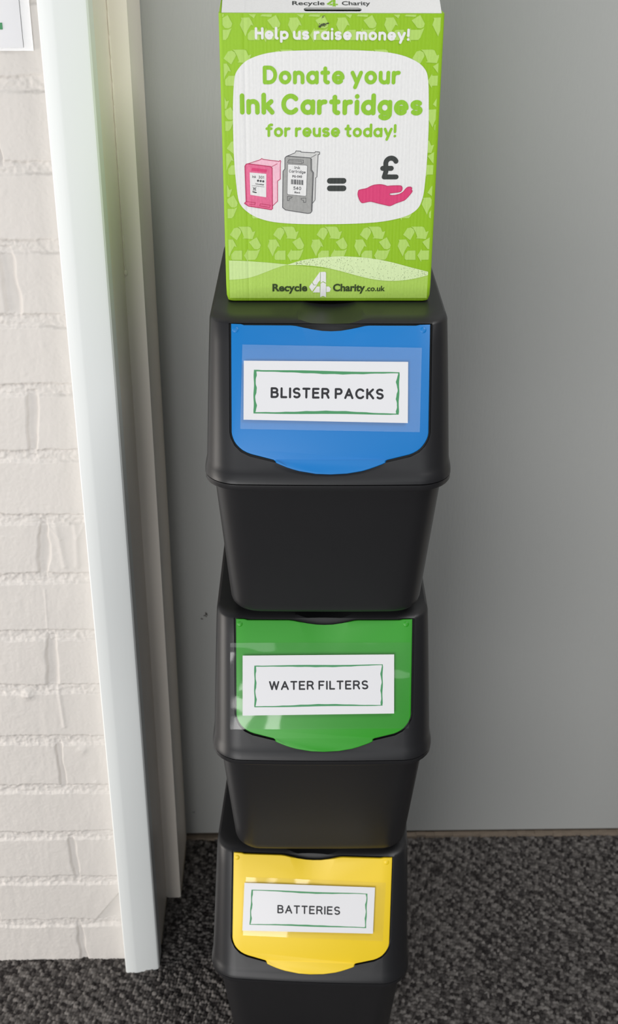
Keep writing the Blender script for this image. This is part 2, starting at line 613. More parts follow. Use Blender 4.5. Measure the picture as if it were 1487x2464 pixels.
def on_front(x, s, off=0.0):
    return Vector((x, 0, HZ)) + E_S * s + E_N * off


def plan_loop(hw, front, back, z, rf, rb, bow=0.0, seg=8, hwb=None):
    """rounded outline seen from above; front is towards the viewer (-y)"""
    hwb = hw if hwb is None else hwb
    pts = []

    def arc(cx, cy, r, a0, a1):
        for i in range(seg + 1):
            a = math.radians(a0 + (a1 - a0) * i / seg)
            pts.append((cx + r * math.cos(a), cy + r * math.sin(a)))
    arc(-hw + rf, -front + rf, rf, 180, 270)
    arc(hw - rf, -front + rf, rf, 270, 360)
    arc(hwb - rb, back - rb, rb, 0, 90)
    arc(-hwb + rb, back - rb, rb, 90, 180)
    # subdivide the front edge so it can bow
    out = []
    k = seg
    for i, pt in enumerate(pts):
        out.append(pt)
        if i == k:
            x0, x1 = pts[k][0], pts[k + 1][0]
            for t in range(1, 12):
                out.append((x0 + (x1 - x0) * t / 12, -front))
    return [(x, y - (bow * max(0.0, 1 - (x / hw) ** 2) if y < -front + rf else 0.0), z) for x, y in out]


def make_lid(parent):
    t26 = math.tan(TH)
    L = []
    BK = 0.276
    L.append(plan_loop(0.1000, -0.0150, BK - 0.012, TOPZ, 0.022, 0.030))
    L.append(plan_loop(0.1055, -0.0085, BK - 0.006, TOPZ - 0.0006, 0.022, 0.030))
    L.append(plan_loop(0.1075, -0.0035, BK - 0.004, TOPZ - 0.0024, 0.022, 0.030))
    L.append(plan_loop(0.1085, 0.0, BK - 0.003, HZ - 0.0002, 0.022, 0.030))
    for z in (0.290, 0.260, 0.230, 0.205, 0.190):
        k = (HZ - z) / (HZ - RIMZ)
        L.append(plan_loop(0.1085 + 0.0030 * k ** 0.8, (HZ - z) * t26, BK - 0.003 + 0.003 * k, z, 0.022 + 0.008 * k, 0.030))
    L.append(plan_loop(0.1122, 0.0590, BK, 0.1855, 0.031, 0.031, 0.001))
    L.append(plan_loop(0.1130, 0.0615, BK + 0.001, 0.1815, 0.031, 0.031, 0.002))
    L.append(plan_loop(0.1132, 0.0622, BK + 0.001, RIMZ, 0.031, 0.031, 0.0025))
    L = L[::-1]
    b = Mesh()
    b.loft(L, M_black)
    o = b.build('lid', parent)

    # opening for the flap, following its outline with a narrow gap
    gap = 0.0021
    path = [(-0.0877 - gap, -0.0012), (-0.0877 - gap, 0.0), (-0.0872 - gap, 0.0966)]
    path += [(-0.0861 - gap, 0.1018), (-0.0829 - gap * .9, 0.1078 + gap * .4), (-0.0775 - gap * .7, 0.1130 + gap * .7), (-0.0700 - gap * .4, 0.1163 + gap)]
    path += [(-0.0492, 0.1215 + gap), (-0.025, 0.1240 + gap), (0.002, 0.1250 + gap), (0.028, 0.1240 + gap), (0.0529, 0.1213 + gap)]
    path += [(0.0727 + gap * .4, 0.1164 + gap), (0.0798 + gap * .7, 0.1130 + gap * .7), (0.0846 + gap * .9, 0.1085 + gap * .4), (0.0883 + gap, 0.1025)]
    path += [(0.0898 + gap, 0.0966), (0.0908 + gap, 0.0), (0.0908 + gap, -0.0012)]
    c = Mesh()
    c.loft([[on_front(x, s, off) for x, s in path[::-1]] for off in (-0.0065, 0.010)], M_black)
    cut = c.build('cutter', parent)
    # finger scoop in the top edge
    c2 = Mesh()
    R, loops = 0.107, []
    for y, dep in ((-0.030, 0.0062), (0.005, 0.0055), (0.110, -0.0005)):
        loops.append([(0.0015 + R * math.cos(a), y, TOPZ - dep + R + R * math.sin(a)) for a in [2 * math.pi * i / 160 for i in range(160)]])
    c2.loft(loops, M_black)
    cut2 = c2.build('cutter', parent)
    for k in (o, cut2, cut):
        outward(k)
    for k in (cut2, cut):
        md = o.modifiers.new('cut', 'BOOLEAN')
        md.operation, md.object, md.solver = 'DIFFERENCE', k, 'EXACT'
    bpy.context.view_layer.update()
    dg = bpy.context.evaluated_depsgraph_get()
    me = bpy.data.meshes.new_from_object(o.evaluated_get(dg))
    o.modifiers.clear()
    o.data = me
    for k in (cut, cut2):
        bpy.data.objects.remove(k)
    sharpen(me, 30)
    wn = o.modifiers.new('normals', 'WEIGHTED_NORMAL')
    wn.keep_sharp = True
    return o


def make_bucket(parent, mark=False):
    b = Mesh()
    L = [plan_loop(0.0800, -0.012, 0.228, 0.0, 0.018, 0.018),
         plan_loop(0.0800, -0.012, 0.228, 0.0062, 0.018, 0.018)]
    prof = [(0.0062, -0.0115), (0.0070, -0.0060), (0.0095, -0.0028), (0.0130, -0.0010), (0.0180, 0.0)]
    for z, ins in prof:
        L.append(plan_loop(0.0955 + ins * 1.25, 0.0126 + ins, 0.250 + ins, z, 0.024, 0.028, 0.0015))
    for z in (0.05, 0.09, 0.13, 0.1690):
        k = (z - 0.018) / (0.171 - 0.018)
        L.append(plan_loop(0.0955 + 0.0090 * k, 0.0126 + 0.0435 * k, 0.250 + 0.016 * k, z, 0.024, 0.028, 0.0015 + 0.001 * k))
    L.append(plan_loop(0.1060, 0.0585, 0.270, 0.1702, 0.026, 0.029, 0.0025))
    L.append(plan_loop(0.1118, 0.0612, 0.2765, 0.1708, 0.030, 0.030, 0.0025))
    L.append(plan_loop(0.1128, 0.0620, 0.2770, 0.1722, 0.031, 0.031, 0.0025))
    L.append(plan_loop(0.1128, 0.0620, 0.2770, 0.1764, 0.031, 0.031, 0.0025))
    L.append(plan_loop(0.1090, 0.0580, 0.2730, 0.1764, 0.030, 0.030, 0.0025))
    L.append(plan_loop(0.0985, 0.0500, 0.2620, 0.1764, 0.024, 0.028, 0.0025))
    L.append(plan_loop(0.0925, 0.0100, 0.2460, 0.0150, 0.022, 0.026, 0.0015))
    b.loft(L, M_black)
    return b.build('bucket', parent, smooth=32)


FLAP = [(-0.0877, -0.0005), (-0.0790, -0.0003), (-0.0760, 0.0007), (-0.0341, 0.0008), (-0.0295, 0.0013), (-0.0248, 0.0023), (-0.0155, 0.0043), (-0.0061, 0.0056),
        (0.0021, 0.0059), (0.0106, 0.0055), (0.02, 0.0040), (0.0285, 0.0020), (0.032, 0.0012), (0.036, 0.0008), (0.078, 0.0008), (0.0815, 0.0000), (0.0908, -0.0003),
        (0.0898, 0.0966), (0.0893, 0.0998), (0.0883, 0.1025), (0.0867, 0.1056), (0.0846, 0.1085), (0.0824, 0.1110), (0.0798, 0.1130), (0.0764, 0.1149), (0.0727, 0.1164),
        (0.0529, 0.1213), (0.0516, 0.1221), (0.0508, 0.1239), (0.0480, 0.1253), (0.0428, 0.1273), (0.0363, 0.1296), (0.0297, 0.1315), (0.0166, 0.1337), (0.0016, 0.1345),
        (-0.0114, 0.1340), (-0.0264, 0.1315), (-0.0320, 0.1300), (-0.0376, 0.1282), (-0.0430, 0.1260), (-0.0470, 0.1242), (-0.0484, 0.1222), (-0.0497, 0.1213),
        (-0.0694, 0.1163), (-0.0735, 0.1148), (-0.0772, 0.1128), (-0.0803, 0.1103), (-0.0829, 0.1075), (-0.0848, 0.1046), (-0.0861, 0.1014), (-0.0868, 0.0990), (-0.0872, 0.0966)]


def make_flap(parent, mt):
    b = Mesh()

    def inset(poly, dist):
        out = []
        n = len(poly)
        for i in range(n):
            p0, p1, p2 = Vector(poly[i - 1]), Vector(poly[i]), Vector(poly[(i + 1) % n])
            t = ((p1 - p0).normalized() + (p2 - p1).normalized())
            nn = Vector((-t.y, t.x)).normalized()
            out.append(tuple(p1 + nn * dist))
        return out
    # winding of FLAP (x right, s down) is clockwise on the page: inward normal = (-ty, tx)
    f0, f1, f2 = FLAP, inset(FLAP, 0.0004), inset(FLAP, 0.0011)

    def lift(x, s):
        return 0.0030 if s > 0.1222 else 0.0      # the finger tab rides over the rim
    loops = [[on_front(x, s, (-0.0024 if s < 0.1222 else 0.0006)) for x, s in f0],
             [on_front(x, s, 0.0002 + lift(x, s)) for x, s in f0],
             [on_front(x, s, 0.0008 + lift(x, s)) for x, s in f1],
             [on_front(x, s, 0.0010 + lift(x, s)) for x, s in f2]]
    b.loft([l for l in loops], mt, cap0=True, cap1=False)
    # front skin split so that tab and panel meet in a soft step
    me_idx = None
    top = [p for p in f2 if p[1] <= 0.1222]
    tab = [p for p in f2 if p[1] > 0.1222]
    # panel polygon
    pan = [on_front(x, s, 0.0010) for x, s in top]
    b.add(pan, [tuple(range(len(pan)))], mt)
    # tab polygon, ramped from the panel up to the lip
    # (starts where the panel stops)
    i0 = [i for i, p in enumerate(f2) if p[1] > 0.1222]
    a, z = f2[i0[0] - 1], f2[(i0[-1] + 1) % len(f2)]
    tb = [on_front(a[0], a[1], 0.0010)] + [on_front(x, s, 0.0040) for x, s in tab] + [on_front(z[0], z[1], 0.0010)]
    b.add(tb, [tuple(range(len(tb)))], mt)
    o = b.build('flap', parent)
    # shallow finger hollow below the top edge
    c = Mesh()
    R, lps = 0.150, []
    for s, dep in ((-0.004, 0.0026), (0.046, -0.0003)):
        lps.append([on_front(0.0015 + R * math.cos(q), s, 0.0010 - dep + R + R * math.sin(q)) for q in [2 * math.pi * i / 200 for i in range(200)]])
    bm = bmesh.new()
    bm.from_mesh(o.data)
    bmesh.ops.remove_doubles(bm, verts=bm.verts, dist=2e-5)
    bmesh.ops.recalc_face_normals(bm, faces=bm.faces)
    bm.to_mesh(o.data)
    bm.free()
    c.loft(lps, mt)
    cut = c.build('cutter', parent)
    outward(cut)
    md = o.modifiers.new('cut', 'BOOLEAN')
    md.operation, md.object, md.solver = 'DIFFERENCE', cut, 'EXACT'
    bpy.context.view_layer.update()
    me = bpy.data.meshes.new_from_object(o.evaluated_get(bpy.context.evaluated_depsgraph_get()))
    o.modifiers.clear()
    if len(me.polygons) > 20:
        o.data = me
    bpy.data.objects.remove(cut)
    sharpen(o.data, 35)
    # moulded pivots in the upper corners
    for x in (-0.0838, 0.0845):
        pv = Mesh()
        pv.dome(on_front(x, 0.0048, 0.0008), 0.0030, 0.0008, E_X, E_S, E_N, mt)
        k = pv.build('pivot', o, smooth=60)
    return o


# ---- strokes for rounded lettering (centre lines; cap height 1, x height XH)
XH = 0.66


def ar(cx, cy, rx, ry, a0, a1, n=14):
    return [(cx + rx * math.cos(math.radians(a0 + (a1 - a0) * i / n)), cy + ry * math.sin(math.radians(a0 + (a1 - a0) * i / n))) for i in range(n + 1)]


def s_curve(w, h, y0=0.0):
    r = h / 4
    a = ar(w / 2, y0 + 3 * r, w / 2, r, 38, 270, 16)
    b = ar(w / 2, y0 + r, w / 2, r, 90, -142, 16)
    return a + b[1:]


RX = 0.30
G = {
    'A': ([[(0, 0), (.38, 1), (.76, 0)], [(.14, .33), (.62, .33)]], .76),
    'B': ([[(0, 0), (0, 1), (.34, 1)] + ar(.34, .77, .24, .23, 90, -90) + [(0, .54)], [(.34, .54)] + ar(.36, .27, .28, .27, 90, -90) + [(0, 0)]], .64),
    'C': ([ar(.42, .5, .42, .5, 42, 318, 26)], .76),
    'D': ([[(0, 0), (0, 1), (.30, 1)] + ar(.30, .5, .42, .5, 90, -90, 20) + [(0, 0)]], .72),
    'E': ([[(.56, 1), (0, 1), (0, 0), (.57, 0)], [(0, .53), (.50, .53)]], .57),
    'F': ([[(.54, 1), (0, 1), (0, 0)], [(0, .52), (.45, .52)]], .54),
    'G': ([ar(.42, .5, .42, .5, 45, 350, 24) + [(.5, .42)]], .84),
    'H': ([[(0, 0), (0, 1)], [(.62, 0), (.62, 1)], [(0, .53), (.62, .53)]], .62),
    'I': ([[(0, 0), (0, 1)]], 0.0),
    'K': ([[(0, 0), (0, 1)], [(.6, 1), (.02, .40)], [(.22, .58), (.64, 0)]], .64),
    'L': ([[(0, 1), (0, 0), (.50, 0)]], .50),
    'P': ([[(0, 0), (0, 1), (.36, 1)] + ar(.36, .73, .25, .27, 90, -90) + [(0, .46)]], .61),
    'R': ([[(0, 0), (0, 1), (.38, 1)] + ar(.38, .75, .25, .25, 90, -90) + [(0, .50)], [(.34, .50), (.47, .42), (.66, 0)]], .66),
    'S': ([s_curve(.60, 1.0)], .60),
    'T': ([[(0, 1), (.64, 1)], [(.32, 1), (.32, 0)]], .64),
    'W': ([[(0, 1), (.26, 0), (.52, 1), (.78, 0), (1.04, 1)]], 1.04),
    'a': ([ar(RX, XH / 2, RX, XH / 2, 0, 360, 24), [(2 * RX, XH), (2 * RX, 0)]], 2 * RX),
    'b': ([ar(RX, XH / 2, RX, XH / 2, 0, 360, 24), [(0, 1), (0, 0)]], 2 * RX),
    'c': ([ar(RX, XH / 2, RX, XH / 2, 50, 310, 20)], .52),
    'd': ([ar(RX, XH / 2, RX, XH / 2, 0, 360, 24), [(2 * RX, 1.05), (2 * RX, 0)]], 2 * RX),
    'e': ([[(0.02, XH * .47), (2 * RX, XH * .47)] + ar(RX, XH / 2, RX, XH / 2, -4, 312, 24)], 2 * RX),
    'f': ([ar(.40, .80, .22, .22, 75, 180, 8) + [(.18, 0)], [(0, XH), (.40, XH)]], .42),
    'g': ([ar(RX, XH / 2, RX, XH / 2, 0, 360, 24), [(2 * RX, XH), (2 * RX, -.05)] + ar(RX, -.05, RX, .26, 0, -140, 12)], 2 * RX),
    'h': ([[(0, 0), (0, 1)], [(0, .36)] + ar(.26, XH - .27, .26, .27, 170, 0) + [(.52, 0)]], .52),
    'i': ([[(0, XH), (0, 0)], [(0, 1.0), (0, 1.001)]], 0.0),
    'k': ([[(0, 0), (0, 1.05)], [(.44, XH), (.03, .27)], [(.17, .40), (.50, 0)]], .50),
    'l': ([[(0, 1.05), (0, .12)] + ar(.13, .12, .13, .12, 180, 270, 6)], .14),
    'm': ([[(0, 0), (0, XH)], [(0, .36)] + ar(.215, XH - .23, .215, .23, 170, 0) + [(.43, 0)], [(.43, .36)] + ar(.645, XH - .23, .215, .23, 170, 0) + [(.86, 0)]], .86),
    'n': ([[(0, 0), (0, XH)], [(0, .36)] + ar(.26, XH - .27, .26, .27, 170, 0) + [(.52, 0)]], .52),
    'o': ([ar(RX, XH / 2, RX, XH / 2, 0, 360, 24)], 2 * RX),
    'p': ([ar(RX, XH / 2, RX, XH / 2, 0, 360, 24), [(0, XH), (0, -.33)]], 2 * RX),
    'r': ([[(0, 0), (0, XH)], [(0, .34)] + ar(.30, XH - .30, .30, .30, 170, 82, 8)], .34),
    's': ([s_curve(.46, XH)], .46),
    't': ([[(.20, .95), (.20, .17)] + ar(.38, .17, .18, .17, 180, 275, 8), [(0, XH), (.40, XH)]], .42),
    'u': ([[(0, XH), (0, .27)] + ar(.26, .27, .26, .27, 180, 350) + [(.52, XH)], [(.52, XH), (.52, 0)]], .52),
    'y': ([[(0, XH), (.29, .04)], [(.58, XH), (.19, -.33)]], .58),
    '!': ([[(0, 1.0), (0, .40)], [(0, 0), (0, .001)]], 0.0),
    '-': ([[(0, .42), (.28, .42)]], .28),
    '.': ([[(0, 0), (0, .001)]], 0.0),
    '0': ([ar(.30, .5, .30, .5, 0, 360, 26)], .60),
    '1': ([[(0, .80), (.22, 1), (.22, 0)]], .24),
    '3': ([ar(.25, .75, .25, .25, 140, -90, 14)[:-1] + [(.22, .5)], [(.22, .5)] + ar(.25, .26, .28, .26, 90, -145, 14)], .54),
    '4': ([[(.42, 0), (.42, 1), (0, .30), (.60, .30)]], .60),
    '5': ([[(.50, 1), (.08, 1), (.04, .55)] + ar(.26, .32, .28, .32, 130, -145, 16)], .54),
    '\u00a3': ([ar(.42, .72, .27, .28, 25, 180, 14) + [(.17, .30), (.09, .02), (.70, .02)], [(0, .47), (.44, .47)]], .70),
}


def stroke_polys(pts, w):
    """convex pieces of one rounded stroke (2-D)"""
    P = [Vector(p) for p in pts]
    Q = [P[0]]
    for p_ in P[1:]:
        if (p_ - Q[-1]).length > 1e-5:
            Q.append(p_)
    P = Q
    h = w / 2
    disc = lambda c, n_: [(c.x + h * math.cos(2 * math.pi * (i + .37) / n_), c.y + h * math.sin(2 * math.pi * (i + .37) / n_)) for i in range(n_)]
    closed = len(P) > 3 and (P[0] - P[-1]).length < 1e-4
    if len(P) < 2 or (len(P) == 2 and (P[1] - P[0]).length < 0.2 * h):
        return [disc(P[0], 20)]
    if closed:
        P = P[:-1]
    n = len(P)
    out = []
    D = [(P[(i + 1) % n] - P[i]).normalized() for i in range(n if closed else n - 1)]

    def normal(i):
        return Vector((-D[i].y, D[i].x))

    def side(i, seg):
        """offset at vertex i for the segment seg: mitred where the bend is gentle"""
        if not closed and i in (0, n - 1):
            return normal(seg) * h, False
        d0, d1 = D[i - 1], D[i % len(D)]
        if d0.dot(d1) > 0.80:
            m_ = (normal(i - 1) + normal(i % len(D))).normalized()
            return m_ * (h / max(0.5, m_.dot(normal(seg)))), False
        return normal(seg) * h, True
    for a in range(len(D)):
        b = (a + 1) % n
        na, _ = side(a, a)
        nb, _ = side(b, a)
        out.append([tuple(P[a] - na), tuple(P[b] - nb), tuple(P[b] + nb), tuple(P[a] + na)])
    for i in range(n):
        if (not closed and i in (0, n - 1)) or side(i, min(i, len(D) - 1))[1]:
            out.append(disc(P[i], 18))
    return out


def lay_union(mesh, polys, place, mt, off):
    """lay overlapping flat pieces down as one skin without overlaps"""
    from mathutils.geometry import delaunay_2d_cdt
    K = 1000.0
    vs, fs = [], []
    for pl in polys:
        o = len(vs)
        vs += [Vector((x * K, y * K)) for x, y in pl]
        fs.append(list(range(o, o + len(pl))))
    ov, oe, of, _, _, orig = delaunay_2d_cdt(vs, [], fs, 1, 1e-4)
    keep = [tuple(f) for f, q in zip(of, orig) if len(q)]
    mesh.add([place(p_.x / K, p_.y / K, off) for p_ in ov], keep, mt)


def ribbon(mesh, pts, w, place, mt, off):
    lay_union(mesh, stroke_polys(pts, w), place, mt, off)


def letter_line(mesh, text, p0, p1, cap, weight, place, mt, off, gap=0.17, space=0.42):
    """text between the two ends of its baseline p0..p1 (outer edges), cap height in metres, weight = stroke / cap"""
    w = weight * cap
    sy = cap - w                       # centre-line cap height
    adv, x = [], 0.0
    for ch in text:
        if ch == ' ':
            x += space
            continue
        adv.append((ch, x))
        x += G[ch][1] + gap + w / sy
    total = x - gap                    # in centre-line units, includes one stroke width
    p0, p1 = Vector(p0), Vector(p1)
    d_ = (p1 - p0)
    length = d_.length
    d_.normalize()
    up = Vector((-d_.y, d_.x))
    sx = (length - w) / (total - w / sy)
    for ch, x in adv:
        polys = []
        for st in G[ch][0]:
            pts = [p0 + d_ * (w / 2 + (x + a) * sx) + up * (w / 2 + b * sy) for a, b in st]
            polys += stroke_polys(pts, w)
        lay_union(mesh, polys, place, mt, off)


LABELS = {
    'top': dict(text='BLISTER PACKS', pouch=[(-0.0775, 0.0183), (0.0832, 0.0209), (0.0817, 0.0963), (-0.0794, 0.0937)],
                card=[(-0.0762, 0.0328), (0.0709, 0.0335), (0.0708, 0.0882), (-0.0764, 0.0855)],
                border=[(-0.0671, 0.0409), (0.0632, 0.0428), (0.0626, 0.0807), (-0.0675, 0.0799)],
                base=[(-0.0522, 0.0661), (0.0491, 0.0672)], cap=0.0097, wt=.20, film=M_film_hazy, wave=0.00012, bd=0.0030),
    'mid': dict(text='WATER FILTERS', pouch=[(-0.0934, 0.0238), (0.0889, 0.0231), (0.0876, 0.1106), (-0.0938, 0.1119)],
                card=[(-0.0808, 0.0364), (0.0722, 0.0350), (0.0724, 0.0950), (-0.0808, 0.0973)],
                border=[(-0.0690, 0.0465), (0.0608, 0.0451), (0.0606, 0.0870), (-0.0690, 0.0888)],
                base=[(-0.0541, 0.0714), (0.0462, 0.0705)], cap=0.0092, wt=.18, film=M_film, wave=0.0011, bd=0.0024),
    'bot': dict(text='BATTERIES', pouch=[(-0.0732, 0.0263), (0.0843, 0.0274), (0.0824, 0.0940), (-0.0754, 0.0930)],
                card=[(-0.0746, 0.0324), (0.0722, 0.0328), (0.0711, 0.0852), (-0.0759, 0.0869)],
                border=[(-0.0665, 0.0399), (0.0639, 0.0400), (0.0633, 0.0792), (-0.0680, 0.0799)],
                base=[(-0.0369, 0.0658), (0.0338, 0.0653)], cap=0.0096, wt=.17, film=M_film, wave=0.0006, bd=0.0022),
}


def quad_at(q, u, v):
    a, b, c_, d_ = [Vector(t) for t in q]
    return (a * (1 - u) + b * u) * (1 - v) + (d_ * (1 - u) + c_ * u) * v


def make_label(flap, key):
    L = LABELS[key]
    lay = 0.0032
    # film pouch: thin wavy sheet
    nx, ny = 44, 22
    pm = Mesh()
    vs, fs = [], []
    for side in (0,):
        for i in range(ny + 1):
            for k in range(nx + 1):
                u, v = k / nx, i / ny
                pt = quad_at(L['pouch'], u, v)
                w = L['wave'] * (math.sin(5.1 * u + 2.2 * v + len(key)) * 0.6 + math.sin(11 * u - 4 * v + 1.3) * 0.35 + math.sin(9 * v + 3 * u) * 0.35 + 0.12 * math.sin(31 * u + 5 * v) + 0.10 * math.sin(23 * v - 9 * u))
                vs.append(on_front(pt.x, pt.y, lay - 0.0004 + w * 0.8 + (0.00012 if side else 0)))
    N1 = (nx + 1) * (ny + 1)
    for i in range(ny):
        for k in range(nx):
            a = i * (nx + 1) + k
            fs.append((a, a + 1, a + nx + 2, a + nx + 1))
    pm.add(vs, fs, L['film'])
    po = pm.build('laminating_pouch', flap, smooth=60)
    tag(po, label='clear plastic laminating pouch around the card')
    # the card with its printed border and word
    cm = Mesh()
    lo = lay + L['wave'] * 0.9 + 0.0002
    q = L['card']
    n = 12
    low = [on_front(*p_, lo) for p_ in q]
    high = [on_front(*p_, lo + 0.0003) for p_ in q]
    cm.loft([low, high], M_paper)

    def place(x, y, off):
        return on_front(x, -y, lo + 0.0003 + off)
    # hand-drawn looking border: four strips whose edges wander
    bq = L['border']
    rnd = random.Random(len(L['text']))
    for e in range(4):
        a, b = Vector(bq[e]), Vector(bq[(e + 1) % 4])
        nn = Vector((-(b - a).y, (b - a).x)).normalized()
        steps = 36
        pts0, pts1 = [], []
        ph = rnd.random() * 6
        for i in range(steps + 1):
            t = i / steps
            c_ = a + (b - a) * t
            th = L['bd'] * (0.72 + 0.28 * math.cos((t - 0.5) * 2 * math.pi) if e % 2 == 0 else 0.78 + 0.22 * math.sin(t * 17 + ph))
            wv = 0.00022 * math.sin(t * (9 if e % 2 == 0 else 14) + ph)
            th *= 1 - 0.15 * abs(math.sin(t * 23 + ph))
            pts0.append(c_ + nn * (wv if 0.03 < t < 0.97 else 0))
            pts1.append(c_ + nn * (wv + th))
        vv = [place(p_.x, -p_.y, 4e-5 + e * 4e-6) for p_ in pts0] + [place(p_.x, -p_.y, 4e-5 + e * 4e-6) for p_ in pts1]
        m_ = steps + 1
        cm.add(vv, [(i, i + 1, m_ + i + 1, m_ + i) for i in range(steps)], M_lgreen)
    b0, b1 = L['base']
    letter_line(cm, L['text'], (b0[0], -b0[1]), (b1[0], -b1[1]), L['cap'], L['wt'], place, M_ink, 8e-5, gap=0.16, space=0.36)
    co = cm.build('label_card', flap)
    tag(co, label='white card with a green hand-drawn border reading ' + L['text'])
    return co


def make_bin(key, colname, mt, loc, rz, label):
    root = empty('recycling_bin', loc, rz)
    tag(root, label, 'recycling bin', 'stacked recycling bins')
    make_bucket(root)
    make_lid(root)
    fl = make_flap(root, mt)
    tag(fl, label=colname + ' hinged flap')
    make_label(fl, key)
    return root


make_bin('bot', 'yellow', M_yellow, (0.0285, -0.1365, 0.0), math.radians(-3.6), 'black recycling bin on the carpet, bottom of the stack, with yellow flap labelled BATTERIES')
make_bin('mid', 'green', M_green, (0.0385, -0.1305, 0.311), math.radians(-1.0), 'black recycling bin in the middle of the stack, with green flap labelled WATER FILTERS')
make_bin('top', 'blue', M_blue, (0.0414, -0.1273, 0.622), math.radians(-1.0), 'black recycling bin under the green carton, with blue flap labelled BLISTER PACKS')

# ------------------------------------------------------------------ donation box
BW, BH, BD = 0.1892, 0.2522, 0.175
BOX_ORG = Vector((-0.0521, -0.0790, 0.9331))
box = empty('donation_box', (BOX_ORG.x + BW / 2, BOX_ORG.y, BOX_ORG.z), math.radians(-0.5))
tag(box, 'bright green and white cardboard ink cartridge donation box standing on top of the bins', 'donation box')
HM = [0.0003442651762684529, -9.703255756166295e-06, -0.18052751564851874, 1.6423414679294027e-07, -0.00035699089389548455, 0.259752902926067, -2.7374181393442377e-06, -0.00014565454435473925]


def art(u, v):
    """artwork traced from the printed face -> metres on that face (x from its centre, z from its foot)"""
    k = HM[6] * u + HM[7] * v + 1
    return ((HM[0] * u + HM[1] * v + HM[2]) / k - BW / 2, (HM[3] * u + HM[4] * v + HM[5]) / k)


carton = Mesh()


def carton_loop(ins, z, r):
    pts = []
    hw = BW / 2 - ins
    for cx, cy, a0 in ((-hw + r, ins + r, 180), (hw - r, ins + r, 270), (hw - r, BD - ins - r, 0), (-hw + r, BD - ins - r, 90)):
        for i in range(6):
            a = math.radians(a0 + 90 * i / 5)
            pts.append((cx + r * math.cos(a), cy + r * math.sin(a), z))
    return pts


lp = [carton_loop(0.0040, 0.0, 0.006), carton_loop(0.0012, 0.0012, 0.006), carton_loop(0.0002, 0.006, 0.0045), carton_loop(0.0, 0.016, 0.0032)]
lp += [carton_loop(0.0, z, 0.0030) for z in (0.05, 0.10, 0.15, 0.20)]
lp += [carton_loop(0.0, BH - 0.0022, 0.0030)]
lp += [carton_loop(0.0030, BH - 0.0022, 0.002), carton_loop(0.0030, 0.0030, 0.002)]
carton.loft(lp, C_green)


def face(x, z, off):
    return (x, -off, z)


def flat(poly, mt, off, clip=True):
    P = [art(*p_) for p_ in poly]
    if clip:
        P = clip_rect(P, -BW / 2 + 0.0032, BW / 2 - 0.0032, 0.004, BH - 0.0030)
    if len(P) < 3:
        return
    # ear-safe: triangulate
    from mathutils.geometry import tessellate_polygon
    v = [Vector((x, z, 0)) for x, z in P]
    tris = tessellate_polygon([v])
    area_ = sum(P[i][0] * P[(i + 1) % len(P)][1] - P[(i + 1) % len(P)][0] * P[i][1] for i in range(len(P)))
    fs = []
    for t in tris:
        a, b, c_ = [P[i] for i in t]
        s_ = (b[0] - a[0]) * (c_[1] - a[1]) - (c_[0] - a[0]) * (b[1] - a[1])
        fs.append(tuple(t) if s_ > 0 else tuple(t[::-1]))
    carton.add([face(x, z, off) for x, z in P], fs, mt)


def clip_rect(P, x0, x1, z0, z1):
    for ax, val, keep in ((0, x0, 1), (0, x1, -1), (1, z0, 1), (1, z1, -1)):
        out = []
        n_ = len(P)
        for i in range(n_):
            a, b = P[i], P[(i + 1) % n_]
            ia, ib = (a[ax] - val) * keep >= 0, (b[ax] - val) * keep >= 0
            if ia:
                out.append(a)
            if ia != ib:
                t = (val - a[ax]) / (b[ax] - a[ax])
                out.append((a[0] + (b[0] - a[0]) * t, a[1] + (b[1] - a[1]) * t))
        P = out
        if not P:
            break
    return P


def soft(poly, n=5, closed=True):
    """Catmull-Rom smoothing of a traced outline"""
    out, N_ = [], len(poly)
    for i in range(N_ if closed else N_ - 1):
        g_ = lambda k: Vector(poly[k % N_] if closed else poly[max(0, min(N_ - 1, k))])
        p0, p1, p2, p3 = g_(i - 1), g_(i), g_(i + 1), g_(i + 2)
        for t in range(n):
            t /= n
            out.append(tuple(0.5 * ((2 * p1) + (p2 - p0) * t + (2 * p0 - 5 * p1 + 4 * p2 - p3) * t * t + (3 * p1 - p0 - 3 * p2 + p3) * t ** 3)))
    if not closed:
        out.append(tuple(poly[-1]))
    return out


T = 1.0e-4      # one print layer
# lower ground
flat([(530, 640), (560, 645), (690, 637), (800, 648), (900, 673), (1060, 655), (1060, 740), (530, 740)], C_low, T)
# recycling-arrow pattern
SYM = [[(702, 190), (757, 103), (800, 92), (838, 112), (853, 150), (848, 168), (795, 262)],
       [(810, 82), (950, 80), (978, 92), (1003, 152), (1040, 140), (1003, 246), (868, 236), (890, 222), (868, 160), (838, 105)],
       [(955, 285), (1058, 222), (1112, 325), (1100, 365), (1070, 382), (1025, 378)],
       [(890, 465), (945, 375), (948, 398), (1060, 398), (1105, 378), (1060, 490), (1035, 520), (945, 522), (940, 550)],
       [(722, 450), (765, 400), (865, 398), (865, 522), (735, 522), (722, 505)],
       [(640, 255), (740, 250), (770, 300), (792, 350), (760, 340), (720, 410), (697, 478), (628, 340), (650, 275)]]
for r_, (vb, ph) in enumerate([(626, 0), (526, .5), (421, 0), (316, .5), (207, 0), (97, .5)]):
    sc_ = 1.0 + (626 - vb) * 0.00021
    for k in range(-3, 4):
        uc = 792 + (800 - 792) * (626 - vb) / 560 + (k + ph) * 104.3 * sc_
        for pl in SYM:
            flat([(uc + (x - 870) / 5.507 * sc_, vb + (y - 522) / 5.507 * sc_) for x, y in pl], C_sym, 2 * T)
